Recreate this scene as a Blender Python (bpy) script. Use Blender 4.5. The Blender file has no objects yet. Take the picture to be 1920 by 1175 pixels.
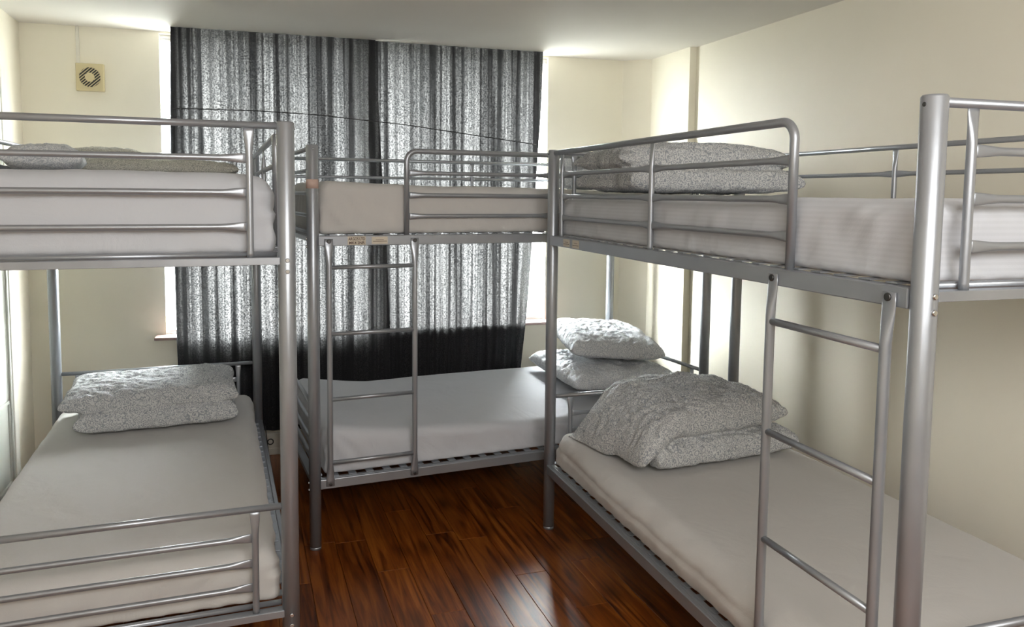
import bpy, math, random
from mathutils import Vector, Matrix, noise
random.seed(7)
SC = bpy.context.scene
COL = SC.collection

# ------------------------------------------------------------------ camera
HC = 1.4841
cam_d = bpy.data.cameras.new('camera'); cam = bpy.data.objects.new('camera', cam_d); COL.objects.link(cam)
cam_d.sensor_fit = 'HORIZONTAL'; cam_d.sensor_width = 36.0
cam_d.lens = 1445.375 / 1920 * 36.0
cam_d.shift_x = (960 - 923.3179) / 1920
cam_d.shift_y = -(587.5 - 480.4868) / 1920
cam_d.clip_start = .02
_r = Vector((0.950997, -0.309072, 0.008864)); _u = Vector((0.016219, 0.078493, 0.996783)); _b = Vector((-0.308773, -0.947794, 0.07966))
cam.matrix_world = Matrix(((_r.x, _u.x, _b.x, 0), (_r.y, _u.y, _b.y, 0), (_r.z, _u.z, _b.z, HC), (0, 0, 0, 1)))
SC.camera = cam

# ------------------------------------------------------------------ world, lights, exposure
SKY_STRENGTH = 125.0
FILL_POWER = 40.0
FLASH_POWER = 7.5
world = bpy.data.worlds.new('overcast_sky'); SC.world = world; world.use_nodes = True
wn = world.node_tree.nodes; wl = world.node_tree.links
bgn = wn['Background']; bgn.inputs[0].default_value = (0.97, 0.98, 1.0, 1); bgn.inputs[1].default_value = SKY_STRENGTH
# overcast sky above the horizon, dimmer street and buildings below it
_tc = wn.new('ShaderNodeTexCoord'); _sx = wn.new('ShaderNodeSeparateXYZ'); _cr = wn.new('ShaderNodeValToRGB')
_cr.color_ramp.elements[0].position = .46; _cr.color_ramp.elements[0].color = (.15, .15, .145, 1)
_cr.color_ramp.elements[1].position = .56; _cr.color_ramp.elements[1].color = (.97, .98, 1, 1)
_mm = wn.new('ShaderNodeMath'); _mm.operation = 'MULTIPLY_ADD'; _mm.inputs[1].default_value = .5; _mm.inputs[2].default_value = .5
wl.new(_tc.outputs['Generated'], _sx.inputs[0]); wl.new(_sx.outputs['Z'], _mm.inputs[0]); wl.new(_mm.outputs[0], _cr.inputs['Fac']); wl.new(_cr.outputs['Color'], bgn.inputs[0])
SC.view_settings.view_transform = 'Standard'
SC.view_settings.look = 'None'
SC.view_settings.exposure = 0.1
SC.view_settings.gamma = 1.0
SC.view_settings.use_curve_mapping = False

def area(name, loc, aim, sx, sy, power, color=(1, 1, 1)):
    d = bpy.data.lights.new(name, 'AREA'); d.shape = 'RECTANGLE'; d.size = sx; d.size_y = sy
    d.energy = power; d.color = color
    o = bpy.data.objects.new(name, d); COL.objects.link(o); o.location = loc
    o.rotation_euler = (Vector(aim) - Vector(loc)).to_track_quat('-Z', 'Y').to_euler()
    return o
# added fill light high behind the photographer, and the small flash beside the lens
area('fill_light', (0.55, -0.55, 2.05), (0.75, 3.0, 0.7), 1.6, 0.6, FILL_POWER, (1.0, 0.985, 0.965))
fd = bpy.data.lights.new('camera_flash', 'POINT'); fd.energy = FLASH_POWER; fd.shadow_soft_size = 0.014; fd.color = (1.0, 0.95, 0.9)
fo = bpy.data.objects.new('camera_flash', fd); COL.objects.link(fo); fo.location = (0.10, 0.03, 1.537)

# ------------------------------------------------------------------ room frame numbers
CY, WA, CZ = 4.4738, -0.0235, 2.3269
CW, SW = math.cos(WA), math.sin(WA)
def wallpt(s, t, z): return Vector((s * CW - t * SW, CY + s * SW + t * CW, z))
WALL_M = Matrix.Translation((0, CY, 0)) @ Matrix.Rotation(WA, 4, 'Z')

# ------------------------------------------------------------------ materials
def new_mat(name):
    m = bpy.data.materials.new(name); m.use_nodes = True
    nt = m.node_tree; b = nt.nodes['Principled BSDF']
    return m, nt, b
def N(nt, t, **kw):
    n = nt.nodes.new(t)
    for k, v in kw.items():
        if hasattr(n, k): setattr(n, k, v)
        else: n.inputs[k].default_value = v
    return n
def mapping(nt, scale=(1, 1, 1), coord='Object', rot=(0, 0, 0)):
    tc = nt.nodes.new('ShaderNodeTexCoord'); mp = nt.nodes.new('ShaderNodeMapping')
    mp.inputs['Scale'].default_value = scale; mp.inputs['Rotation'].default_value = rot
    nt.links.new(tc.outputs[coord], mp.inputs['Vector']); return mp.outputs['Vector']
def ramp(nt, fac, stops):
    r = nt.nodes.new('ShaderNodeValToRGB'); e = r.color_ramp.elements
    while len(e) < len(stops): e.new(0.5)
    for i, (p, c) in enumerate(stops):
        e[i].position = p; e[i].color = (*c, 1) if len(c) == 3 else c
    nt.links.new(fac, r.inputs['Fac']); return r.outputs['Color']
def bump(nt, b, height, strength=.3, dist=.002):
    n = nt.nodes.new('ShaderNodeBump'); n.inputs['Strength'].default_value = strength; n.inputs['Distance'].default_value = dist
    nt.links.new(height, n.inputs['Height']); nt.links.new(n.outputs['Normal'], b.inputs['Normal']); return n

def mat_paint(name, col, rough=.6, bstr=.12):
    m, nt, b = new_mat(name)
    v = mapping(nt)
    n1 = N(nt, 'ShaderNodeTexNoise', Scale=1.3, Detail=4.0); nt.links.new(v, n1.inputs['Vector'])
    c = ramp(nt, n1.outputs['Fac'], [(.3, [x * .96 for x in col]), (.7, [min(1, x * 1.03) for x in col])])
    nt.links.new(c, b.inputs['Base Color']); b.inputs['Roughness'].default_value = rough
    n2 = N(nt, 'ShaderNodeTexNoise', Scale=90.0, Detail=5.0); nt.links.new(v, n2.inputs['Vector'])
    bump(nt, b, n2.outputs['Fac'], bstr, .001); return m
M_WALL = mat_paint('cream_wall_paint', (.87, .83, .70), .55)
M_CEIL = mat_paint('white_ceiling_paint', (.86, .84, .79), .7)
M_TRIM = mat_paint('cream_gloss_paint', (.72, .70, .62), .3, .05)
M_DOOR = mat_paint('white_door_paint', (.66, .68, .62), .35, .05)
M_UPVC = mat_paint('white_window_plastic', (.85, .85, .85), .25, .02)
M_FANP = mat_paint('yellowed_plastic', (.60, .52, .31), .4, .02)

def mat_simple(name, col, rough=.5, metal=0.0, **kw):
    m, nt, b = new_mat(name)
    v = mapping(nt)
    n1 = N(nt, 'ShaderNodeTexNoise', Scale=14.0, Detail=3.0); nt.links.new(v, n1.inputs['Vector'])
    c = ramp(nt, n1.outputs['Fac'], [(.3, [x * .9 for x in col]), (.7, [min(1, x * 1.08) for x in col])])
    nt.links.new(c, b.inputs['Base Color']); b.inputs['Roughness'].default_value = rough; b.inputs['Metallic'].default_value = metal
    return m
M_BLACK = mat_simple('black_plastic', (.015, .015, .013), .5)
M_DARKMETAL = mat_simple('dark_bolt_metal', (.09, .09, .09), .35, .9)
M_CHROME = mat_simple('bright_bolt_metal', (.6, .6, .6), .25, 1.0)
M_TAPE = mat_simple('pink_masking_tape', (.62, .45, .38), .7)
M_LABEL = mat_simple('cream_sticker_paper', (.60, .54, .44), .6)
M_INK = mat_simple('brown_ink', (.10, .055, .04), .6)
M_CORD = mat_simple('dark_cord', (.02, .02, .022), .7)

def mat_metal():
    m, nt, b = new_mat('silver_painted_steel')
    v = mapping(nt)
    n1 = N(nt, 'ShaderNodeTexNoise', Scale=5.0, Detail=3.0); nt.links.new(v, n1.inputs['Vector'])
    c = ramp(nt, n1.outputs['Fac'], [(.3, (.33, .35, .38)), (.7, (.39, .41, .44))])
    nt.links.new(c, b.inputs['Base Color']); b.inputs['Metallic'].default_value = .62
    n2 = N(nt, 'ShaderNodeTexNoise', Scale=40.0, Detail=4.0); nt.links.new(v, n2.inputs['Vector'])
    mr = N(nt, 'ShaderNodeMapRange'); mr.inputs['To Min'].default_value = .28; mr.inputs['To Max'].default_value = .42
    nt.links.new(n2.outputs['Fac'], mr.inputs['Value']); nt.links.new(mr.outputs['Result'], b.inputs['Roughness'])
    n3 = N(nt, 'ShaderNodeTexNoise', Scale=600.0, Detail=2.0); nt.links.new(v, n3.inputs['Vector'])
    bump(nt, b, n3.outputs['Fac'], .06, .0005); return m
M_METAL = mat_metal()

def mat_sheet(name, col=(.55, .565, .60), stripes=False):
    m, nt, b = new_mat(name)
    v = mapping(nt)
    b.inputs['Base Color'].default_value = (*col, 1); b.inputs['Roughness'].default_value = .85
    if 'Sheen Weight' in b.inputs: b.inputs['Sheen Weight'].default_value = .15
    n1 = N(nt, 'ShaderNodeTexNoise', Scale=5.0, Detail=5.0, Distortion=1.2); nt.links.new(v, n1.inputs['Vector'])
    n2 = N(nt, 'ShaderNodeTexNoise', Scale=420.0, Detail=2.0); nt.links.new(v, n2.inputs['Vector'])
    mx = N(nt, 'ShaderNodeMath', operation='MULTIPLY_ADD'); mx.inputs[1].default_value = .04
    nt.links.new(n2.outputs['Fac'], mx.inputs[0]); nt.links.new(n1.outputs['Fac'], mx.inputs[2])
    h = mx.outputs[0]
    if stripes:
        w = N(nt, 'ShaderNodeTexWave', Scale=26.0, Distortion=.15); w.bands_direction = 'Z'
        nt.links.new(v, w.inputs['Vector'])
        c = ramp(nt, w.outputs['Fac'], [(.35, [x * .98 for x in col]), (.65, [min(1, x * 1.02) for x in col])])
        nt.links.new(c, b.inputs['Base Color'])
        rr = ramp(nt, w.outputs['Fac'], [(.35, (.85,) * 3), (.65, (.68,) * 3)]); nt.links.new(rr, b.inputs['Roughness'])
    bump(nt, b, h, .5, .012); return m
M_SHEET = mat_sheet('white_sheet_cotton')
M_SHEET2 = mat_sheet('white_satin_stripe_sheet', stripes=True)
M_SHEETW = mat_sheet('warm_white_sheet_cotton', (.575, .56, .54))

def mat_duvet(name, light, dark, scale=34.0, amount=1.0):
    m, nt, b = new_mat(name)
    v = mapping(nt)
    wv = N(nt, 'ShaderNodeTexNoise', Scale=9.0, Detail=2.0); nt.links.new(v, wv.inputs['Vector'])
    vm = N(nt, 'ShaderNodeVectorMath', operation='SCALE'); vm.inputs['Scale'].default_value = .07
    nt.links.new(wv.outputs['Color'], vm.inputs[0])
    va = N(nt, 'ShaderNodeVectorMath', operation='ADD'); nt.links.new(v, va.inputs[0]); nt.links.new(vm.outputs[0], va.inputs[1])
    vo = N(nt, 'ShaderNodeTexVoronoi', Scale=scale, Randomness=1.0); nt.links.new(va.outputs[0], vo.inputs['Vector'])
    s1 = N(nt, 'ShaderNodeMath', operation='MULTIPLY'); s1.inputs[1].default_value = 17.0; nt.links.new(vo.outputs['Distance'], s1.inputs[0])
    s2a = N(nt, 'ShaderNodeMath', operation='SINE'); nt.links.new(s1.outputs[0], s2a.inputs[0])
    s2 = N(nt, 'ShaderNodeMath', operation='MULTIPLY_ADD'); s2.inputs[1].default_value = .5; s2.inputs[2].default_value = .5; nt.links.new(s2a.outputs[0], s2.inputs[0])
    c1 = ramp(nt, s2.outputs[0], [(.12, (0, 0, 0)), (.42, (1, 1, 1))])
    n3 = N(nt, 'ShaderNodeTexNoise', Scale=scale * 2.4, Detail=3.0); nt.links.new(v, n3.inputs['Vector'])
    c2 = ramp(nt, n3.outputs['Fac'], [(.36, (0, 0, 0)), (.52, (1, 1, 1))])
    mul = N(nt, 'ShaderNodeMix', data_type='RGBA', blend_type='MULTIPLY'); mul.inputs['Factor'].default_value = .55
    nt.links.new(c1, mul.inputs['A']); nt.links.new(c2, mul.inputs['B'])
    mix = N(nt, 'ShaderNodeMix', data_type='RGBA'); mix.inputs['A'].default_value = (*dark, 1); mix.inputs['B'].default_value = (*light, 1)
    nt.links.new(mul.outputs['Result'], mix.inputs['Factor'])
    nt.links.new(mix.outputs['Result'], b.inputs['Base Color']); b.inputs['Roughness'].default_value = .9
    n4 = N(nt, 'ShaderNodeTexNoise', Scale=11.0, Detail=6.0, Distortion=1.5); nt.links.new(v, n4.inputs['Vector'])
    bump(nt, b, n4.outputs['Fac'], .6, .02); return m
M_DUVET = mat_duvet('grey_paisley_cotton', (.64, .65, .645), (.31, .33, .36), 62.0)
M_DUVETP = mat_duvet('pale_paisley_cotton', (.78, .79, .80), (.50, .53, .57), 64.0)
M_DUVETW = mat_duvet('warm_grey_paisley_cotton', (.56, .55, .49), (.33, .33, .30), 75.0)

def mat_curtain(name, k):
    m = bpy.data.materials.new(name); m.use_nodes = True
    nt = m.node_tree; nt.nodes.clear()
    out = N(nt, 'ShaderNodeOutputMaterial')
    v = mapping(nt, (1, 1, 1))
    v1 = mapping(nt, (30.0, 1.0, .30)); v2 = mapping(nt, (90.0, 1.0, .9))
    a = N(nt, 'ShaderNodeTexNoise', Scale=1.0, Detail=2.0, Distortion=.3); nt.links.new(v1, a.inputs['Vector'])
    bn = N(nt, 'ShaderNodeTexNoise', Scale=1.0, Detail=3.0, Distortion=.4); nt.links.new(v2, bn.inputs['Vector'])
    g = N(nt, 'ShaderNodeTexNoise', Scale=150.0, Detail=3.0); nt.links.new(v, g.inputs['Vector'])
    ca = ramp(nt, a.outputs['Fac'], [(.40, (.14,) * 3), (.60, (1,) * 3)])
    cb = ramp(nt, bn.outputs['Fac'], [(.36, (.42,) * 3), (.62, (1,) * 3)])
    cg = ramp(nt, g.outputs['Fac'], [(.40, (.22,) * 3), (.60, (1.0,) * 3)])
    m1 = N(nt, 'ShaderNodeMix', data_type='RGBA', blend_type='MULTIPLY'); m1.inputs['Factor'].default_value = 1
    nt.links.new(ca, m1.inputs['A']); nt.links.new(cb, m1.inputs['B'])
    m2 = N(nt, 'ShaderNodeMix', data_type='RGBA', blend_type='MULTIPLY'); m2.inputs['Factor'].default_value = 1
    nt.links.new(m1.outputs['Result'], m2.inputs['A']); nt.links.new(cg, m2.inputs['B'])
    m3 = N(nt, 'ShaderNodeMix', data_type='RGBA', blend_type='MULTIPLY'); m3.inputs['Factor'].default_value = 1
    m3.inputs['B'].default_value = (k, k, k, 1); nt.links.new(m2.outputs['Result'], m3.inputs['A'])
    tr = N(nt, 'ShaderNodeBsdfTranslucent'); nt.links.new(m3.outputs['Result'], tr.inputs['Color'])
    df = N(nt, 'ShaderNodeBsdfDiffuse'); df.inputs['Color'].default_value = (.022, .022, .024, 1)
    ad = N(nt, 'ShaderNodeAddShader'); nt.links.new(tr.outputs[0], ad.inputs[0]); nt.links.new(df.outputs[0], ad.inputs[1])
    nt.links.new(ad.outputs[0], out.inputs['Surface']); return m
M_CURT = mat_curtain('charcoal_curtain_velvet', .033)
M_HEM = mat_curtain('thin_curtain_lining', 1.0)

def mat_glass():
    m = bpy.data.materials.new('window_glass'); m.use_nodes = True
    nt = m.node_tree; nt.nodes.clear(); out = N(nt, 'ShaderNodeOutputMaterial')
    t = N(nt, 'ShaderNodeBsdfTransparent'); t.inputs['Color'].default_value = (.94, .96, .95, 1)
    g = N(nt, 'ShaderNodeBsdfGlossy'); g.inputs['Roughness'].default_value = .02
    lw = N(nt, 'ShaderNodeLayerWeight'); lw.inputs['Blend'].default_value = .5
    pw_ = N(nt, 'ShaderNodeMath', operation='POWER'); pw_.inputs[1].default_value = 4.0; nt.links.new(lw.outputs['Facing'], pw_.inputs[0])
    sc_ = N(nt, 'ShaderNodeMath', operation='MULTIPLY_ADD'); sc_.inputs[1].default_value = .35; sc_.inputs[2].default_value = .04; nt.links.new(pw_.outputs[0], sc_.inputs[0])
    mx = N(nt, 'ShaderNodeMixShader'); nt.links.new(sc_.outputs[0], mx.inputs[0]); nt.links.new(t.outputs[0], mx.inputs[1]); nt.links.new(g.outputs[0], mx.inputs[2])
    nt.links.new(mx.outputs[0], out.inputs['Surface']); return m
M_GLASS = mat_glass()

def mat_wood(name, c0, c1, c2, rough=.34, planks=True):
    m, nt, b = new_mat(name)
    geo = N(nt, 'ShaderNodeNewGeometry'); oi = N(nt, 'ShaderNodeObjectInfo')
    off = N(nt, 'ShaderNodeVectorMath', operation='MULTIPLY_ADD'); off.inputs[1].default_value = (7, 13, 0)
    comb = N(nt, 'ShaderNodeCombineXYZ')
    for i in range(3): nt.links.new(oi.outputs['Random'], comb.inputs[i])
    nt.links.new(comb.outputs[0], off.inputs[0]); nt.links.new(geo.outputs['Position'], off.inputs[2])
    mp = N(nt, 'ShaderNodeMapping'); mp.inputs['Scale'].default_value = (26, 1.5, 26) if planks else (2, 16, 16)
    nt.links.new(off.outputs[0], mp.inputs['Vector'])
    n1 = N(nt, 'ShaderNodeTexNoise', Scale=1.0, Detail=6.0, Distortion=1.6, Roughness=.6); nt.links.new(mp.outputs[0], n1.inputs['Vector'])
    c = ramp(nt, n1.outputs['Fac'], [(.30, c0), (.5, c1), (.72, c2)])
    mp2 = N(nt, 'ShaderNodeMapping'); mp2.inputs['Scale'].default_value = (6.5, 2.6, 6.5); nt.links.new(off.outputs[0], mp2.inputs['Vector'])
    vo = N(nt, 'ShaderNodeTexVoronoi', Scale=1.0); nt.links.new(mp2.outputs[0], vo.inputs['Vector'])
    kn = ramp(nt, vo.outputs['Distance'], [(.04, (.12, .08, .06)), (.30, (1, 1, 1))])
    mk = N(nt, 'ShaderNodeMix', data_type='RGBA', blend_type='MULTIPLY'); mk.inputs['Factor'].default_value = .75
    nt.links.new(c, mk.inputs['A']); nt.links.new(kn, mk.inputs['B'])
    tone = ramp(nt, oi.outputs['Random'], [(0, (.72, .66, .62)), (1, (1.15, 1.12, 1.1))])
    mt = N(nt, 'ShaderNodeMix', data_type='RGBA', blend_type='MULTIPLY'); mt.inputs['Factor'].default_value = .8
    nt.links.new(mk.outputs['Result'], mt.inputs['A']); nt.links.new(tone, mt.inputs['B'])
    nt.links.new(mt.outputs['Result'], b.inputs['Base Color'])
    b.inputs['Roughness'].default_value = rough
    bump(nt, b, n1.outputs['Fac'], .08, .001); return m
M_FLOOR = mat_wood('cherry_laminate', (.040, .008, .002), (.21, .054, .006), (.38, .125, .018))
M_SUB = mat_simple('dark_subfloor', (.02, .01, .006), .8)
M_SILL = mat_wood('brown_sill_wood', (.20, .13, .12), (.30, .21, .19), (.36, .26, .24), .4, False)

# ------------------------------------------------------------------ mesh helpers
class MB:
    def __init__(s): s.v = []; s.f = []; s.sm = []
    def add(s, vs, fs, smooth=False):
        b = len(s.v); s.v += [tuple(v) for v in vs]
        s.f += [tuple(b + i for i in f) for f in fs]; s.sm += [smooth] * len(fs); return s
    def box(s, x0, x1, y0, y1, z0, z1):
        x0, x1 = min(x0, x1), max(x0, x1); y0, y1 = min(y0, y1), max(y0, y1)
        vs = [(x, y, z) for x in (x0, x1) for y in (y0, y1) for z in (z0, z1)]
        return s.add(vs, [(0, 1, 3, 2), (4, 6, 7, 5), (0, 4, 5, 1), (2, 3, 7, 6), (0, 2, 6, 4), (1, 5, 7, 3)])
    def sweep(s, pts, radii, n=14, side=None):
        """tube through pts; radii = list of (r_side, r_up)"""
        pts = [Vector(p) for p in pts]; rings = []
        for i, p in enumerate(pts):
            d = (pts[min(i + 1, len(pts) - 1)] - pts[max(i - 1, 0)]).normalized()
            if side is None:
                a = d.cross(Vector((0, 0, 1)))
                if a.length < .2: a = Vector((1, 0, 0)) if abs(d.x) < .5 else Vector((0, 1, 0))
                a = (a - d * a.dot(d)).normalized()
            else:
                a = Vector(side); a = (a - d * a.dot(d)).normalized()
            c = a.cross(d)
            ra, rc = radii[i] if isinstance(radii, list) else radii
            rings.append([p + a * (ra * math.cos(2 * math.pi * k / n)) + c * (rc * math.sin(2 * math.pi * k / n)) for k in range(n)])
        vs = [v for r in rings for v in r]; fs = []
        for i in range(len(rings) - 1):
            for k in range(n):
                fs.append((i * n + k, i * n + (k + 1) % n, (i + 1) * n + (k + 1) % n, (i + 1) * n + k))
        b = len(s.v); s.add(vs, fs, True)
        s.f.append(tuple(b + k for k in range(n - 1, -1, -1))); s.sm.append(False)
        s.f.append(tuple(b + (len(rings) - 1) * n + k for k in range(n))); s.sm.append(False)
        return s
    def disc(s, c, axis, r, h, n=16):
        c = Vector(c); axis = Vector(axis).normalized()
        side = axis.orthogonal()
        return s.sweep([c, c + axis * h * .7, c + axis * h], [(r, r), (r, r), (r * .75, r * .75)], n, side)
    def mesh(s, name, mat):
        me = bpy.data.meshes.new(name); me.from_pydata(s.v, [], s.f)
        me.polygons.foreach_set('use_smooth', s.sm); me.materials.append(mat); me.update(); return me

def link(name, me, parent=None, M=None):
    o = bpy.data.objects.new(name, me); COL.objects.link(o)
    if parent is not None: o.parent = parent
    if M is not None:
        if parent is None: o.matrix_world = M
        else: o.matrix_local = M
    return o
def part(name, mb, mat, parent=None, M=None): return link(name, mb.mesh(name, mat), parent, M)
def tag(o, label, cat, group=None):
    o['label'] = label; o['category'] = cat
    if group: o['group'] = group
    return o
def struct(o): o['kind'] = 'structure'; return o
def bevel(o, w=.002, seg=2):
    m = o.modifiers.new('bevel', 'BEVEL'); m.width = w; m.segments = seg; m.limit_method = 'ANGLE'; return o
def recenter(o):
    """move a top-level mesh's origin to the middle of its base"""
    me = o.data; xs = [v.co.x for v in me.vertices]; ys = [v.co.y for v in me.vertices]; zs = [v.co.z for v in me.vertices]
    c = Vector(((min(xs) + max(xs)) / 2, (min(ys) + max(ys)) / 2, min(zs)))
    me.transform(Matrix.Translation(-c)); o.matrix_world = o.matrix_world @ Matrix.Translation(c); return o

# ------------------------------------------------------------------ room shell
XL, XR, XB = -1.05, 2.469, 2.427
YN = -1.3
T = .2
# floor slab with separate laminate planks
fl = struct(part('floor', MB().box(XL - .1, XR + .1, YN - .1, 4.75, -.1, -.012), M_SUB))
PW = .128
col = 0; x = XL
plank_cache = {}
while x < XR:
    w = min(PW, XR - x); y = YN - random.random() * .9
    while y < 4.52:
        ln = .92
        y0, y1 = max(y, YN), min(y + ln, 4.55)
        if y1 - y0 > .03:
            key = (round(w, 3), round(y1 - y0, 3))
            if key not in plank_cache:
                g = .0006; c = .0012; L_ = key[1]
                a, b_, d_, e_ = -w / 2 + g, w / 2 - g, -L_ / 2 + g, L_ / 2 - g
                vs = [(a, d_, -.012), (b_, d_, -.012), (b_, e_, -.012), (a, e_, -.012),
                      (a, d_, -c), (b_, d_, -c), (b_, e_, -c), (a, e_, -c),
                      (a + c, d_ + c, 0), (b_ - c, d_ + c, 0), (b_ - c, e_ - c, 0), (a + c, e_ - c, 0)]
                fs = [(0, 1, 5, 4), (1, 2, 6, 5), (2, 3, 7, 6), (3, 0, 4, 7), (4, 5, 9, 8), (5, 6, 10, 9), (6, 7, 11, 10), (7, 4, 8, 11), (8, 9, 10, 11)]
                plank_cache[key] = MB().add(vs, fs).mesh('plank', M_FLOOR)
            link('plank', plank_cache[key], fl, Matrix.Translation((x + w / 2, (y0 + y1) / 2, 0)))
        y += ln
    x += PW
struct(part('ceiling', MB().box(XL - .2, XR + .2, YN - .2, 4.9, CZ, CZ + .15), M_CEIL))

# far wall (frame C) with the window opening
WS0, WS1, WZ0, WZ1 = -.398, 1.790, .697, 2.315
SL, SR_ = -1.35, 2.75
mb = MB()
RB = .035
for a0, t0, t1 in ((0, 0, .028), (RB, .028, T)):
    mb.box(SL, WS0 - a0, t0, t1, 0, CZ); mb.box(WS1 + a0, SR_, t0, t1, 0, CZ)
    mb.box(WS0 - a0, WS1 + a0, t0, t1, 0, WZ0); mb.box(WS0 - a0, WS1 + a0, t0, t1, WZ1, CZ)
struct(part('wall_far', mb, M_WALL, None, WALL_M))
struct(part('wall_left', MB().box(XL - T, XL, YN - T, 4.6, 0, CZ), M_WALL))
mb = MB().box(XR, XR + T, YN - T, 3.875, 0, CZ).box(XB, XR + T, 3.875, 4.6, 0, CZ)
struct(part('wall_right', mb, M_WALL))
struct(part('wall_near', MB().box(XL - T, XR + T, YN - T, YN, 0, CZ), M_WALL))
# boxed-in far right corner
a, b_, c_ = wallpt(2.281, 0.01, 0), Vector((XB + .01, 4.29, 0)), Vector((XB + .01, 4.5, 0))
vs = [a, b_, c_] + [p + Vector((0, 0, CZ)) for p in (a, b_, c_)]
struct(part('trim_1', MB().add(vs, [(0, 2, 1), (3, 4, 5), (0, 1, 4, 3), (1, 2, 5, 4), (2, 0, 3, 5)]), M_WALL))
# skirting boards
mb = MB().box(-1.049, 2.30, -.016, .002, 0, .125).box(-1.049, 2.30, -.022, .002, 0, .04)
struct(bevel(part('baseboard_far', mb, M_TRIM, None, WALL_M), .003))
struct(bevel(part('baseboard_right', MB().box(XR - .016, XR + .002, YN, 3.87, 0, .12), M_TRIM), .003))
struct(bevel(part('baseboard_left', MB().box(XL - .002, XL + .016, YN, 3.0, 0, .12), M_TRIM), .003))

# window: outer frame, mullions, glass, all set deep in the reveal
win = bpy.data.objects.new('window_1', None); COL.objects.link(win); win.matrix_world = WALL_M; struct(win)
def frame(mb, s0, s1, z0, z1, w, t0, t1):
    mb.box(s0, s0 + w, t0, t1, z0, z1).box(s1 - w, s1, t0, t1, z0, z1)
    mb.box(s0 + w, s1 - w, t0, t1, z0, z0 + w).box(s0 + w, s1 - w, t0, t1, z1 - w, z1)
mb = MB(); frame(mb, WS0 - RB + .001, WS1 + RB - .001, WZ0 + .001, WZ1 - .001, .020, .030, .09); bevel(part('window_frame', mb, M_UPVC, win), .003)
third = (WS1 - WS0 + 2 * RB - .042) / 3
for i in range(3):
    s0 = WS0 - RB + .021 + third * i
    mb = MB(); frame(mb, s0, s0 + third, WZ0 + .021, WZ1 - .021, .014, .032, .075)
    sash = bevel(part('window_sash', mb, M_UPVC, win), .003)
    part('pane', MB().box(s0 + .012, s0 + third - .012, .045, .049, WZ0 + .033, WZ1 - .033), M_GLASS, sash)
    part('handle', MB().box(s0 + .03, s0 + .045, .005, .026, WZ0 + .028, WZ0 + .04).box(s0 + .03, s0 + .08, .0, .008, WZ0 + .029, WZ0 + .039), M_UPVC, sash)
sill = bevel(part('window_sill', MB().box(-.448, 1.865, -.10, 0.0, .697, .7125).box(WS0 + .001, WS1 - .001, 0, .03, .6975, .712), M_SILL, win), .003)

# door and its frame on the left wall
door = bpy.data.objects.new('door_1', None); COL.objects.link(door); door.location = (XL, 3.65, 0); struct(door)
def dbox(mb, y0, y1, x0, x1, z0, z1): mb.box(x0, x1, y0 - 3.65, y1 - 3.65, z0, z1)
mb = MB(); dbox(mb, 3.35, 4.09, -.01, .012, .01, 1.99)
leaf = bevel(part('door_leaf', mb, M_DOOR, door), .003)
for z0, z1 in ((.12, .52), (1.15, 1.85)):
    for y0, y1 in ((3.45, 3.70), (3.78, 4.02)):
        mb = MB()
        dbox(mb, y0, y1, .008, .019, z0, z0 + .018); dbox(mb, y0, y1, .008, .019, z1 - .018, z1)
        dbox(mb, y0, y0 + .018, .008, .019, z0, z1); dbox(mb, y1 - .018, y1, .008, .019, z0, z1)
        bevel(part('panel_moulding', mb, M_DOOR, leaf), .004, 3)
mb = MB(); dbox(mb, 4.095, 4.165, -.01, .016, 0, 2.06); dbox(mb, 3.275, 3.345, -.01, .016, 0, 2.06); dbox(mb, 3.345, 4.095, -.01, .016, 1.995, 2.06)
bevel(part('door_frame', mb, M_TRIM, door), .006, 3)

# ------------------------------------------------------------------ extractor fan and its cable cover
fan = bpy.data.objects.new('extractor_fan', None); COL.objects.link(fan)
FS, FZ = -.728, 2.067
fan.matrix_world = WALL_M @ Matrix.Translation((FS, 0, FZ))
tag(fan, 'yellowed square extractor fan with a round diagonal slatted grille, high on the far wall', 'fan')
H = .066
mb = MB().box(-H, H, -.030, 0, -H - .004, H + .004)
bevel(part('fan_housing', mb, M_FANP, fan), .004, 3)
# dark round opening ring
mb = MB()
n = 40; R0, R1 = .0495, .0225
vs = []; fs = []
for i in range(n):
    a = 2 * math.pi * i / n
    for r in (R0, R1): vs.append((math.cos(a) * r, -.0312, math.sin(a) * r))
for i in range(n):
    j = (i + 1) % n; fs.append((2 * i, 2 * i + 1, 2 * j + 1, 2 * j))
mb.add(vs, fs); part('fan_opening', mb, M_BLACK, fan)
# diagonal slats across the ring
grille = MB(); grille.sweep([(0, -.031, 0), (0, -.034, 0)], (.0225, .0225), 28, (1, 0, 0))
hub = part('fan_hub', grille, M_FANP, fan)
d = Vector((1, 0, .92)).normalized(); nrm = Vector((-d.z, 0, d.x))
k = -6
for k in range(-4, 5):
    if k in (0,): pass
    off = k * .0112
    hw = .0019
    half = math.sqrt(max(0, (R0 + .001) ** 2 - off ** 2))
    inner = math.sqrt(max(0, R1 ** 2 - off ** 2)) if abs(off) < R1 else 0
    segs = [(-half, -inner), (inner, half)] if inner > 0 else [(-half, half)]
    for s0, s1 in segs:
        if s1 - s0 < .004: continue
        p = [nrm * (off + a_) + d * b2 + Vector((0, y_, 0)) for y_ in (-.0345, -.0305) for a_ in (-hw, hw) for b2 in (s0, s1)]
        part('fan_slat', MB().add(p, [(0, 1, 3, 2), (4, 6, 7, 5), (0, 4, 5, 1), (2, 3, 7, 6), (0, 2, 6, 4), (1, 5, 7, 3)]), M_FANP, fan)
cc = bevel(part('cable_cover', MB().box(-.793, -.777, -.010, 0, FZ + H + .004, CZ - .001), M_TRIM, None, WALL_M), .002)
recenter(cc); tag(cc, 'slim cream cable cover running from the extractor fan up to the ceiling', 'cable cover')

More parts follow.
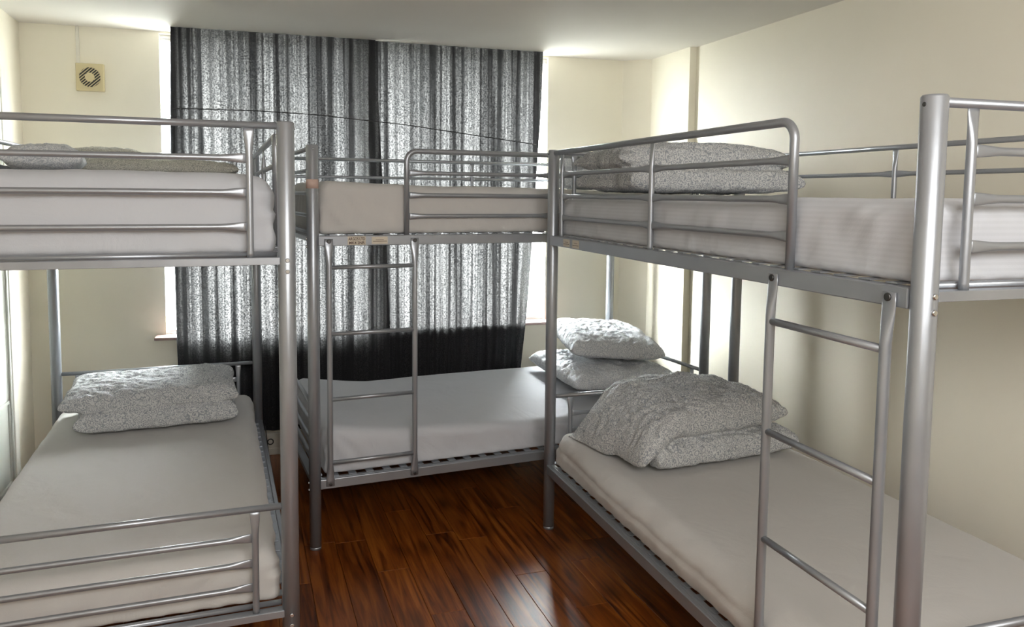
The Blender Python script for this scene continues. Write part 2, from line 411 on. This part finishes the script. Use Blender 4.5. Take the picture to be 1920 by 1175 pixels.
# ------------------------------------------------------------------ curtains
def lerp(a, b, t): return a + (b - a) * t
def pw(tbl, x):
    for (x0, y0), (x1, y1) in zip(tbl, tbl[1:]):
        if x <= x1: return lerp(y0, y1, max(0, (x - x0) / (x1 - x0)))
    return tbl[-1][1]
def fold(s, z, seed):
    q = z * .12
    a = noise.noise(Vector((s * 3.1 + seed, q, seed))) * .5
    b = math.sin(s * 105 + 6 * noise.noise(Vector((s * 2.3, q + seed, 1.7)))) * (.55 + .5 * noise.noise(Vector((s * 4.1, 9 + seed, 0))))
    c = noise.noise(Vector((s * 26, z * .5, seed + 4))) * .6
    return a * .014 + b * .0065 + c * .006
def curtain(left, right, z0f, toff, seed, name, label, hem, nx=420, nz=40):
    vs = []; fs = []
    for j in range(nz + 1):
        v = j / nz
        for i in range(nx + 1):
            u = i / nx
            z1 = CZ + .003; zb = z0f(u); z = lerp(z1, zb, v)
            s = lerp(pw(left, z), pw(right, z), u)
            su = lerp(pw(left, CZ), pw(right, CZ), u)          # folds follow the cloth
            amp = .75 + .35 * v
            vs.append((s, -.142 + toff + fold(su, z, seed) * amp, z))
    for j in range(nz):
        for i in range(nx):
            a = j * (nx + 1) + i; fs.append((a, a + 1, a + nx + 2, a + nx + 1))
    o = part(name, MB().add(vs, fs, True), M_CURT, None, WALL_M)
    tag(o, label, 'curtain', 'charcoal curtains over the window')
    # turned-back side hem behind the outer edge
    hv = []; hf = []
    for a_, b2_ in hem:
     hb = len(hv)
     for j in range(nz + 1):
        v = j / nz; z1 = CZ + .003
        for i in range(7):
            u_ = i / 6; zb = z0f(0) + .01; z = lerp(z1, zb, v)
            s = lerp(pw(a_, z), pw(b2_, z), u_)
            hv.append((s, -.098 + toff + .006 * math.sin(u_ * 9 + z), z))
     for j in range(nz):
        for i in range(6):
            k_ = hb + j * 7 + i; hf.append((k_, k_ + 1, k_ + 8, k_ + 7))
    hm = part('hem', MB().add(hv, hf, True), M_HEM, o)
    before = o.matrix_world.copy(); recenter(o)
    d_ = before.inverted() @ o.matrix_world; hm.data.transform(d_.inverted())
    return o
# tables are (z, s) rising in z
LL = [(.2, -.335), (.54, -.328), (.70, -.332), (1.09, -.334), (1.68, -.341), (2.33, -.327)]
LR = [(.2, .80), (.7, .80), (1.2, .78), (1.70, .75), (2.33, .72)]
RL = [(z, s_ - .025) for z, s_ in LR]
RR = [(.2, 1.58), (.44, 1.598), (.80, 1.634), (1.25, 1.662), (1.72, 1.689), (2.0, 1.708), (2.33, 1.714)]
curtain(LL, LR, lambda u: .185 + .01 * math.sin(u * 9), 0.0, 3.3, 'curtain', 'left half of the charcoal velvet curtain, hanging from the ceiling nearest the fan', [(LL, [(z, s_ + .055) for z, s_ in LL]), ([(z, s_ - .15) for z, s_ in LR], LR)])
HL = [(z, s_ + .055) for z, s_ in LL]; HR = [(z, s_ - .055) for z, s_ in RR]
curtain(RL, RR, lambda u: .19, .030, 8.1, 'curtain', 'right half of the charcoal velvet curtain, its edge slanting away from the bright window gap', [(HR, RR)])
# thin dark cord sagging across the curtain
pts = []
for i in range(61):
    u = i / 60; s = lerp(-.325, 1.66, u); z = pw([(-.34, 1.912), (.1, 1.915), (.42, 1.905), (.9, 1.868), (1.3, 1.822), (1.7, 1.775)], s)
    pts.append((s, -.142 - .021 - .003 * math.sin(u * 7), z))
mb = MB().sweep(pts, (.0028, .0028), 6)
cd = part('cord', mb, M_CORD, None, WALL_M); recenter(cd); tag(cd, 'thin dark cord drooping sideways across the upper part of the curtains', 'cord')

# ------------------------------------------------------------------ bunk beds
BL, BW = 1.96, .9306
ZT = 1.6783
UB, UT, LB, LT = 1.2703, 1.3112, .2571, .2973
G = (1.6650, 1.573, 1.4796, 1.3908)
EZ = (1.666, 1.5767, 1.4842, 1.3913)
FZS = (.5993, .5165, .4424, .3725)
BZ = (1.6628, 1.5698)
GS, GM, G0, EU, BU = .3943, 1.0886, .099, .0957, 1.0435
PR = .0243
def bar_radii(length, r, flat0=True, flat1=True, ff=1.55):
    """positions (0..1) and radii for a round bar whose ends are pressed flat"""
    fl_ = min(.075, length * .25)
    st = []
    def prof(d):
        k = max(0, 1 - d / fl_); k = k * k * (3 - 2 * k); return (lerp(r, r * .28, k), lerp(r, r * ff, k))
    xs = [0, .012, .024, .036, .05, .065, fl_]
    left = [(x_, prof(x_) if flat0 else (r, r)) for x_ in xs]
    right = [(length - x_, prof(x_) if flat1 else (r, r)) for x_ in reversed(xs)]
    return left + right
def flat_bar(mb, p0, p1, r, f0=True, f1=True, side=None, ff=1.55):
    p0 = Vector(p0); p1 = Vector(p1); d = p1 - p0; L_ = d.length; d.normalize()
    st = bar_radii(L_, r, f0, f1, ff)
    return mb.sweep([p0 + d * s for s, _ in st], [rr for _, rr in st], 14, side)
SLAT = {}
def build_bunk(base, ang, m, label, ladder, stickers, tape=False, bent=None):
    """local x runs along the bed, local y = m * t across it, guard side at t = 0"""
    root = bpy.data.objects.new('bunk_bed', None); COL.objects.link(root)
    root.location = (base[0], base[1], 0); root.rotation_euler = (0, 0, ang)
    tag(root, label, 'bunk bed', 'silver tubular metal bunk beds')
    def Y(t): return m * t
    for s in (0, BL):
        for t in (0, BW):
            mb = MB().sweep([(s, Y(t), .012), (s, Y(t), .9), (s, Y(t), ZT - .004), (s, Y(t), ZT)], [(PR, PR), (PR, PR), (PR, PR), (PR - .003, PR - .003)], 28, (1, 0, 0))
            post = part('post', mb, M_METAL, root)
            part('foot_cap', MB().sweep([(s, Y(t), 0), (s, Y(t), .014)], (PR * .98, PR * .98), 20, (1, 0, 0)), M_METAL, post)
            sd = -1 if s == 0 else 1
            for z in (UT - .012, UB - .002, LT - .012, LB - .002):
                part('bolt', MB().disc((s + sd * (PR - .001), Y(t), z), (sd, 0, 0), .006, .005), M_CHROME, post)
            td = -1 if t == 0 else 1
            part('bolt', MB().disc((s, Y(t) + m * td * (PR - .001), ZT - .018), (0, m * td, 0), .0045, .002), M_DARKMETAL, post)
    # long side rails: box section with an inward flange that carries the slats
    for z0, z1, nm in ((UB, UT, 'upper_side_rail'), (LB, LT, 'lower_side_rail')):
        for t, sg in ((0, 1), (BW, -1)):
            mb = MB().box(PR * .8, BL - PR * .8, Y(t - sg * .021), Y(t - sg * .004), z0, z1)
            mb.box(PR * .8, BL - PR * .8, Y(t - sg * .004), Y(t + sg * .018), z1 - .006, z1)
            bevel(part(nm, mb, M_METAL, root), .0025)
    # end rails: angle section plus an inner tube
    for s, sg in ((0, 1), (BL, -1)):
        for z1, nm in ((UT - .004, 'upper_end_rail'), (LT, 'lower_end_rail')):
            mb = MB().box(s - sg * .016, s - sg * .012, Y(PR * .8), Y(BW - PR * .8), z1 - .020, z1)
            mb.box(s - sg * .012, s + sg * .016, Y(PR * .8), Y(BW - PR * .8), z1 - .004, z1)
            r_ = bevel(part(nm, mb, M_METAL, root), .001)
            part('end_tube', MB().sweep([(s + sg * .026, Y(PR), z1 + .006), (s + sg * .026, Y(BW - PR), z1 + .006)], (.008, .008), 12), M_METAL, r_)
    # head and foot panels, top and bottom bunk
    for s in (0, BL):
        for zs, zr in ((EZ, UT - .004), (FZS, LT)):
            top = part('end_rail_top', MB().sweep([(s, Y(PR * .8), zs[0]), (s, Y(BW - PR * .8), zs[0])], (.0095, .0095), 16), M_METAL, root)
            for t in (EU, BW - EU):
                part('end_upright', flat_bar(MB(), (s, Y(t), zs[0] - .006), (s, Y(t), zr), .0095, True, False, (1, 0, 0)), M_METAL, top)
            for z in zs[1:]:
                part('end_bar', flat_bar(MB(), (s, Y(EU + .007), z), (s, Y(BW - EU - .007), z), .0085, side=(1, 0, 0)), M_METAL, top)
    # guard on the open side
    R = .045
    pts = [(BL - PR * .6, 0, G[0])]
    for i in range(13):
        a = math.pi / 2 + (math.pi / 2) * i / 12
        pts.append((GS + R + math.cos(a) * R, 0, G[0] - R + math.sin(a) * R))
    pts.append((GS, 0, UT - .002))
    gd = part('guard_rail', MB().sweep(pts, (.0112, .0112), 18, (0, 1, 0)), M_METAL, root)
    for s in (GM, BL - G0):
        part('guard_upright', flat_bar(MB(), (s, 0, G[0] - .006), (s, 0, UT - .002), .0095, True, False, (0, 1, 0)), M_METAL, gd)
    for z in G[1:]:
        part('guard_bar', flat_bar(MB(), (GS + .009, 0, z), (GM - .007, 0, z), .0088, side=(0, 1, 0)), M_METAL, gd)
        part('guard_bar', flat_bar(MB(), (GM + .007, 0, z), (BL - G0 - .007, 0, z), .0088, side=(0, 1, 0)), M_METAL, gd)
    # two rails on the wall side
    b0 = part('back_rail', MB().sweep([(PR * .8, Y(BW), BZ[0]), (BL - PR * .8, Y(BW), BZ[0])], (.0092, .0092), 16), M_METAL, root)
    part('back_upright', flat_bar(MB(), (BU, Y(BW), BZ[0] - .006), (BU, Y(BW), UT), .0085, True, False, (0, 1, 0)), M_METAL, b0)
    part('back_bar', flat_bar(MB(), (PR * .8, Y(BW), BZ[1]), (BU - .006, Y(BW), BZ[1]), .0078, False, True, (0, 1, 0)), M_METAL, root)
    part('back_bar', flat_bar(MB(), (BU + .006, Y(BW), BZ[1]), (BL - PR * .8, Y(BW), BZ[1]), .0078, True, False, (0, 1, 0)), M_METAL, root)
    # steel slats
    key = 'slat'
    if key not in SLAT:
        mb = MB(); w = .016; h0, h1 = .001, .0045; t0, t1 = -BW / 2 + .004, BW / 2 - .004
        mb.box(-w, w, t0, t1, h0, h1)
        SLAT[key] = mb.mesh('slat', M_METAL)
    for zz in (UT, LT):
        for i in range(25):
            link('slat', SLAT[key], root, Matrix.Translation((.085 + i * (BL - .17) / 24, Y(BW / 2), zz)))
    if ladder:
        for s in (.0598, .4225):
            mb = MB(); st = []
            zt, zb = UT - .012, LB + .012
            seq = [(zt, .0035, .017), (zt - .02, .0035, .018), (UB - .004, .004, .018), (UB - .02, .006, .017), (UB - .045, .009, .0145), (UB - .075, .0115, .0115),
                   (LT + .07, .0115, .0115), (LT + .045, .009, .0135), (LT + .02, .006, .016), (LT - .002, .004, .017), (zb, .0035, .017)]
            yo = -.0245
            def yy(z):
                if z > UB - .01 or z < LT + .005: return yo
                return yo + .0
            mb.sweep([(s, Y(yy(z) - max(0, a_ - .0035) * .45), z) for z, a_, b2 in seq], [(a_, b2) for z, a_, b2 in seq], 16, (0, 1, 0))
            stl = part('ladder_stile', mb, M_METAL, root)
            part('bolt', MB().disc((s, Y(yo - .0035), UT - .022), (0, -m, 0), .0085, .004), M_DARKMETAL, stl)
            part('bolt', MB().disc((s, Y(yo - .0035), LT - .020), (0, -m, 0), .0065, .004), M_DARKMETAL, stl)
        for z in (1.1831, .909, .6364, .3693):
            part('ladder_rung', MB().sweep([(.0598 + .008, Y(-.0285), z), (.4225 - .008, Y(-.0285), z)], (.0088, .0088), 14), M_METAL, root)
    for kind, s0, s1, z0, z1 in stickers:
        y = -.0214
        lo, hi = min(s0, s1), max(s0, s1)
        st = part('sticker', MB().box(lo, hi, Y(y), Y(y - .0004), z0, z1), M_LABEL, root)
        if kind == 'text' or kind == 'lines':
            lines = [('ARGOS LTD', .0150, z1 - .016), ('MK4 2NR', .0142, z0 + .003)] if kind == 'text' else []
            for txt, size, zz in lines:
                cu = bpy.data.curves.new('lettering', 'FONT'); cu.body = txt; cu.size = size * 1.12; cu.align_x = 'CENTER'; cu.extrude = .0002; cu.offset = .00035
                tmp = bpy.data.objects.new('tmp', cu); COL.objects.link(tmp)
                dg = bpy.context.evaluated_depsgraph_get(); me = bpy.data.meshes.new_from_object(tmp.evaluated_get(dg))
                bpy.data.objects.remove(tmp)
                me.materials.clear(); me.materials.append(M_INK)
                # face outward (towards -t)
                xs = [v.co.x for v in me.vertices]; wd = max(xs) - min(xs); k = min(1.0, (hi - lo) * .92 / wd)
                for v in me.vertices: v.co.x *= k
                fx = 1 if m > 0 else -1
                Mt = Matrix.Translation(((lo + hi) / 2, Y(y - .0006), zz)) @ Matrix(((fx, 0, 0, 0), (0, 0, -m, 0), (0, 1, 0, 0), (0, 0, 0, 1)))
                link('lettering', me, st, Mt)
            if kind == 'lines':
                mb = MB()
                mb.box(lerp(lo, hi, .25), lerp(lo, hi, .75), Y(y - .0004), Y(y - .0007), z1 - .013, z1 - .0115)
                mb.box(lerp(lo, hi, .08), lerp(lo, hi, .95), Y(y - .0004), Y(y - .0007), z0 + .010, z0 + .012)
                part('printed_line', mb, M_INK, st)
    if tape:
        tp = part('masking_tape', MB().sweep([(0, 0, 1.503), (0, 0, 1.540)], (PR + .0006, PR + .0006), 28, (1, 0, 0)), M_TAPE, root)
        tp['label'] = 'faded pink band of masking tape'
    return root

AA = (0.1177, 2.2035, 0.0261 + math.pi / 2, 1)
BB = (0.2736, 3.1962, 0.0765, 1)
RR_ = (1.2443, 1.1408, -0.0209 + math.pi / 2, -1)
build_bunk(AA[:2], AA[2], 1, 'silver metal bunk bed on the left, without a ladder, its foot end facing the viewer', False, [])
build_bunk(BB[:2], BB[2], 1, 'silver metal bunk bed under the curtained window, ladder at its left end', True,
           [('text', .138, .213, 1.2735, 1.3085), ('lines', .238, .306, 1.276, 1.306)], True)
build_bunk(RR_[:2], RR_[2], -1, 'silver metal bunk bed along the right wall, ladder at its near end', True,
           [('lines', 1.717, 1.786, 1.275, 1.306), ('lines', 1.622, 1.690, 1.275, 1.307)])

# ------------------------------------------------------------------ bedding
def bedM(bed, s, t, z):
    bx, by, ang, m = bed
    return Matrix.Translation((bx, by, 0)) @ Matrix.Rotation(ang, 4, 'Z') @ Matrix.Translation((s, m * t, z))
def rbox_points(nx, ny, nz, hx, hy, hz, r0, rb=.012):
    """closed rounded box surface as a grid-cube; returns verts, normals, faces"""
    idx = {}; vs = []; ns = []; fs = []
    def spaced(i, n, h):
        return -h + 2 * h * i / n
    def vert(i, j, k):
        if (i, j, k) in idx: return idx[(i, j, k)]
        p = Vector((spaced(i, nx, hx), spaced(j, ny, hy), spaced(k, nz, hz)))
        r = r0 if p.z > 0 else rb
        q = Vector((max(-hx + r, min(hx - r, p.x)), max(-hy + r, min(hy - r, p.y)), max(-hz + r, min(hz - r, p.z))))
        d = p - q
        nrm = d.normalized() if d.length > 1e-9 else Vector((0, 0, 1))
        pp = q + nrm * min(r, max(d.length, 0)) if d.length > r else p if d.length < r * .999 and False else q + nrm * r
        idx[(i, j, k)] = len(vs); vs.append(pp); ns.append(nrm); return idx[(i, j, k)]
    for i in range(nx):
        for j in range(ny):
            fs.append((vert(i, j, nz), vert(i + 1, j, nz), vert(i + 1, j + 1, nz), vert(i, j + 1, nz)))
            fs.append((vert(i, j, 0), vert(i, j + 1, 0), vert(i + 1, j + 1, 0), vert(i + 1, j, 0)))
    for i in range(nx):
        for k in range(nz):
            fs.append((vert(i, 0, k), vert(i + 1, 0, k), vert(i + 1, 0, k + 1), vert(i, 0, k + 1)))
            fs.append((vert(i, ny, k), vert(i, ny, k + 1), vert(i + 1, ny, k + 1), vert(i + 1, ny, k)))
    for j in range(ny):
        for k in range(nz):
            fs.append((vert(0, j, k), vert(0, j, k + 1), vert(0, j + 1, k + 1), vert(0, j + 1, k)))
            fs.append((vert(nx, j, k), vert(nx, j + 1, k), vert(nx, j + 1, k + 1), vert(nx, j, k + 1)))
    return vs, ns, fs

def mattress(bed, s0, s1, t0, t1, z0, z1, topf, label, seed, mat, group, sidef=None, r=.045, hem=.006):
    cx, cy_ = (s0 + s1) / 2, (t0 + t1) / 2
    hx, hy, hz = (s1 - s0) / 2, (t1 - t0) / 2, (z1 - z0) / 2
    vs, ns, fs = rbox_points(130, 64, 16, hx, hy, hz, r)
    m = bed[3]; out = []
    for p, nn in zip(vs, ns):
        s, t = p.x + cx, p.y + cy_; v = (p.z + hz) / (2 * hz)          # 0 bottom, 1 top
        q = p.copy()
        q.z += topf(s, t) * v
        sidew = 1 - abs(nn.z)
        # soft wrinkles on the drop of the sheet, radiating near the corners
        a = noise.noise(Vector((s * 9 + seed, t * 9, v * 1.2 + seed)))
        b = noise.noise(Vector(((s + t) * 22 + v * 3, seed, v * 2)))
        corner = max(0, 1 - min(abs(abs(p.x) - hx) + abs(abs(p.y) - hy), .25) / .25)
        dsp = sidew * (.007 * a + (.0045 + .008 * corner) * b)
        q += nn * dsp
        if nn.z > .3: q.z += .004 * noise.noise(Vector((s * 4 + seed, t * 5, 0))) + .002 * noise.noise(Vector((s * 9 - t * 14, t * 3 + seed, 3)))
        # scalloped hem pulled down between the slats
        if v < .25 and nn.z > -.9:
            q.z += hem * (.5 + .5 * math.sin((s if abs(nn.y) > abs(nn.x) else t) * 2 * math.pi / .0746)) * (1 - v / .25) * min(1, sidew * 1.5)
        if sidef: q += sidef(s, t, v, nn)
        out.append((q.x, m * q.y, max(q.z + hz, .0005 if abs(nn.z) < .99 else 0)))
    if m < 0: fs = [tuple(reversed(f)) for f in fs]
    o = part('mattress', MB().add(out, fs, True), mat, None, bedM(bed, cx, cy_, z0))
    tag(o, label, 'mattress', group); return o
UM = 'sheeted mattresses on the top bunks'; LM = 'sheeted mattresses on the bottom bunks'
ZU, ZL = UT + .0055, LT + .0055
mattress(AA, .035, 1.93, .03, .90, ZU, 1.540, lambda s, t: .0 - .012 * max(0, 1 - t / .12) , 'thick top-bunk mattress of the left bunk bed in a plain white fitted sheet', 1.0, M_SHEET, UM, r=.06)
mattress(BB, .035, 1.925, .020, .90, ZU, 1.520, lambda s, t: .018 * max(0, 1 - s / .5) - .018 * max(0, s - .7), 'top-bunk mattress in a white sheet on the bunk bed by the window', 2.0, M_SHEETW, UM)
mattress(RR_, .035, 1.925, .020, .90, ZU, 1.483, lambda s, t: .006 * math.sin(s * 5) - .004, 'top-bunk mattress in a white satin-striped sheet beside the right wall', 3.0, M_SHEET2, UM)
mattress(AA, .042, 1.918, .03, .905, ZL, .452, lambda s, t: .0, 'bottom-bunk mattress of the left bunk bed in a smooth white fitted sheet', 4.0, M_SHEETW, LM, r=.05)
def bsag(s, t): return .055 * max(0, 1 - s / .42) ** 1.3 + (-.03 + .035 * min(1, t / .9)) * math.exp(-((s - 1.1) / .5) ** 2) + .02 * (t / .9)
mattress(BB, .042, 1.918, .020, .90, ZL, .462, bsag, 'bottom-bunk mattress in a white sheet, sagging in the middle, beneath the curtained window', 5.0, M_SHEET, LM)
def rside(s, t, v, nn):
    k = max(0, -nn.y) * math.sin(math.pi * min(1, v * 1.1)) * min(1, max(0, (1.93 - s) / .5))
    seam = max(0, -nn.y) * (-.006 * math.exp(-((v - .52) / .06) ** 2))
    return Vector((0, -(.024 * k + seam), 0))
mattress(RR_, .042, 1.918, .014, .905, ZL, .452, lambda s, t: .0, 'bottom-bunk mattress in a warm white sheet bulging over the side rail, on the right', 6.0, M_SHEETW, LM, rside, r=.05)

def pillow_mesh(mb, cx, cy_, cz, hx, hy, hz, rot, seed, shear=(0, 0), drop=None, px=3.2, wr=.010, nx=70, ny=56, ex=.42):
    """a soft slab: thick in the middle, pinched at the rim, wrinkled"""
    ca, sa = math.cos(rot), math.sin(rot)
    grid = {}
    vs = []; fs = []
    def prof(u, v):
        e = max(0.0, (1 - abs(u) ** px)) * max(0.0, (1 - abs(v) ** px)); return e ** ex
    def out(u, v, side):
        rim = 1 + .05 * noise.noise(Vector((u * 2 + seed, v * 2, seed)))
        # corners pulled out, straight edges pulled in a little
        ku = 1 - .05 * (1 - v * v) * abs(u) ** 6; kv = 1 - .05 * (1 - u * u) * abs(v) ** 6
        x, y = u * hx * rim * kv ** 0 * ku, v * hy * rim * kv
        h = hz * prof(u, v)
        w = noise.noise(Vector((u * 3.0 + seed, v * 3.0, side * 5 + seed)))
        w2 = noise.noise(Vector((u * 9 + v * 4 + seed, v * 9 - u * 3, side * 3)))
        w2 = 1 - abs(w2) * 2.6
        z = (h * (1 + .22 * w) if side > 0 else -h * (.8 + .1 * w)) + (wr * w2 * (1 if side > 0 else .35)) * min(1, prof(u, v) + .25)
        edge = max(abs(u), abs(v)) ** 10
        z += .008 * edge * noise.noise(Vector((u * 8, v * 8, seed)))
        x2, y2 = x + shear[0] * z, y + shear[1] * z
        X, Y_ = ca * x2 - sa * y2 + cx, sa * x2 + ca * y2 + cy_
        Z = z + cz
        if drop: Z = max(Z + drop(X, Y_), .004 + max(0, z) * .5)
        return (X, Y_, Z)
    def w_(i, n):
        a = -1 + 2 * i / n; return math.sin(a * math.pi / 2) * .55 + a * .45
    for side in (1, -1):
        for j in range(ny + 1):
            for i in range(nx + 1):
                if side < 0 and (i in (0, nx) or j in (0, ny)): grid[(side, i, j)] = grid[(1, i, j)]; continue
                grid[(side, i, j)] = len(vs); vs.append(out(w_(i, nx), w_(j, ny), side))
    for side in (1, -1):
        for j in range(ny):
            for i in range(nx):
                q = (grid[(side, i, j)], grid[(side, i + 1, j)], grid[(side, i + 1, j + 1)], grid[(side, i, j + 1)])
                fs.append(q if side > 0 else q[::-1])
    mb.add(vs, fs, True); return mb
def soft(name, mb, mat, bed, s, t, z, voxel=.0055, it=1):
    m = bed[3]
    if m < 0:
        mb.v = [(x, -y, z_) for x, y, z_ in mb.v]; mb.f = [tuple(reversed(f)) for f in mb.f]
    o = part(name, mb, mat, None, bedM(bed, s, t, z))
    if voxel:
        r = o.modifiers.new('remesh', 'REMESH'); r.mode = 'VOXEL'; r.voxel_size = voxel; r.use_smooth_shade = True
        sm = o.modifiers.new('smooth', 'SMOOTH'); sm.factor = .5; sm.iterations = it
    return o
DG = 'folded paisley duvets and pillows'
# left bottom bunk: duvet folded in two
mb = MB(); pillow_mesh(mb, 0, -.02, .050, .24, .33, .056, 0.06, 11, px=7, wr=.007, ex=.30)
pillow_mesh(mb, .01, .0, .130, .235, .36, .056, 0.03, 12, px=6, wr=.011, ex=.34)
o = soft('folded_duvet', mb, M_DUVET, AA, 1.57, .47, .456)
tag(o, 'grey paisley duvet folded in two near the far end of the left bottom bunk', 'duvet', DG)
# left top bunk
mb = MB(); pillow_mesh(mb, 0, 0, .036, .26, .36, .038, 0, 21, px=4.5, wr=.008)
pillow_mesh(mb, 0, .20, .088, .20, .16, .038, 0.1, 22, px=2.4, wr=.008)
o = soft('folded_duvet', mb, M_DUVETW, AA, 1.64, .445, 1.546)
tag(o, 'flat folded beige-grey duvet lying on the left top bunk behind the rail', 'duvet', DG)
mb = MB(); pillow_mesh(mb, 0, 0, .05, .20, .13, .055, 0.1, 23, px=3, wr=.008)
o = soft('pillow', mb, M_DUVETP, AA, 1.15, .79, 1.548)
tag(o, 'pale pillow at the left edge of the left top bunk, barely above the rail', 'pillow')
# window bunk, bottom: folded duvet with a pillow on top
mb = MB(); pillow_mesh(mb, 0, 0, .055, .29, .36, .062, -.1, 31, px=4.5, wr=.012)
o = soft('folded_duvet', mb, M_DUVETP, BB, 1.61, .44, .490)
tag(o, 'pale paisley duvet folded at the right end of the window bottom bunk, beneath a pillow', 'duvet', DG)
mb = MB(); pillow_mesh(mb, 0, 0, .062, .25, .30, .068, -.25, 32, px=4.5, wr=.010)
o = soft('pillow', mb, M_DUVETP, BB, 1.64, .47, .636)
o.rotation_euler = (math.radians(4), math.radians(3), o.rotation_euler[2])
tag(o, 'brightly lit pale paisley pillow on top of the folded duvet under the window', 'pillow')
# window bunk, top
mb = MB(); pillow_mesh(mb, 0, 0, .055, .19, .34, .058, 0, 41, px=5, wr=.010)
pillow_mesh(mb, .01, 0, .15, .17, .32, .058, .05, 42, px=4, wr=.012)
o = soft('folded_duvet', mb, M_DUVETP, BB, 1.66, .50, 1.508)
tag(o, 'pale folded duvet at the right end of the window top bunk, seen past the post', 'duvet', DG)
# right top bunk
mb = MB(); pillow_mesh(mb, -.02, 0, .046, .25, .375, .052, 0, 51, px=6, wr=.010, ex=.30)
pillow_mesh(mb, .02, -.01, .128, .25, .37, .068, 0.05, 52, px=3.2, wr=.010, ex=.40)
o = soft('folded_duvet', mb, M_DUVET, RR_, 1.60, .42, 1.492)
tag(o, 'thick grey duvet folded in two on the right top bunk behind the guard rail', 'duvet', DG)
# right bottom bunk
def drp(X, Y_): return 0
mb = MB(); pillow_mesh(mb, -.035, .05, .050, .245, .34, .055, -.12, 61, px=7, wr=.009, ex=.28)
pillow_mesh(mb, .0, -.015, .162, .27, .355, .092, -.16, 62, px=3.0, wr=.015, ex=.38, drop=lambda X, Y_: -1.3 * max(0, -Y_ - .16) ** 1.35)
o = soft('folded_duvet', mb, M_DUVET, RR_, 1.60, .425, .458)
tag(o, 'large puffy grey paisley duvet folded on the right bottom bunk', 'duvet', DG)

# black webbing strap hanging off the side rail of the left bed
mb = MB()
pts = [(1.80, -.027, .300), (1.80, -.030, .27), (1.82, -.036, .22), (1.80, -.040, .17), (1.78, -.040, .115)]
mb.sweep(pts, [(.017, .0022)] * 5, 8, (1, 0, 0))
st = part('strap', mb, M_CORD, None, bedM(AA, 0, 0, 0)); recenter(st)
tag(st, 'black webbing strap with a ring on the left bunk bed side rail', 'strap')
mb = MB(); n = 18
ring = [(1.81 + .0 * k, -.052 - .014 * math.cos(2 * math.pi * k / n), .215 + .014 * math.sin(2 * math.pi * k / n)) for k in range(n + 1)]
mb.sweep(ring, (.003, .003), 8, (1, 0, 0))
rg = part('ring', mb, M_BLACK, st)
rg.data.transform((st.matrix_world.inverted() @ bedM(AA, 0, 0, 0)))
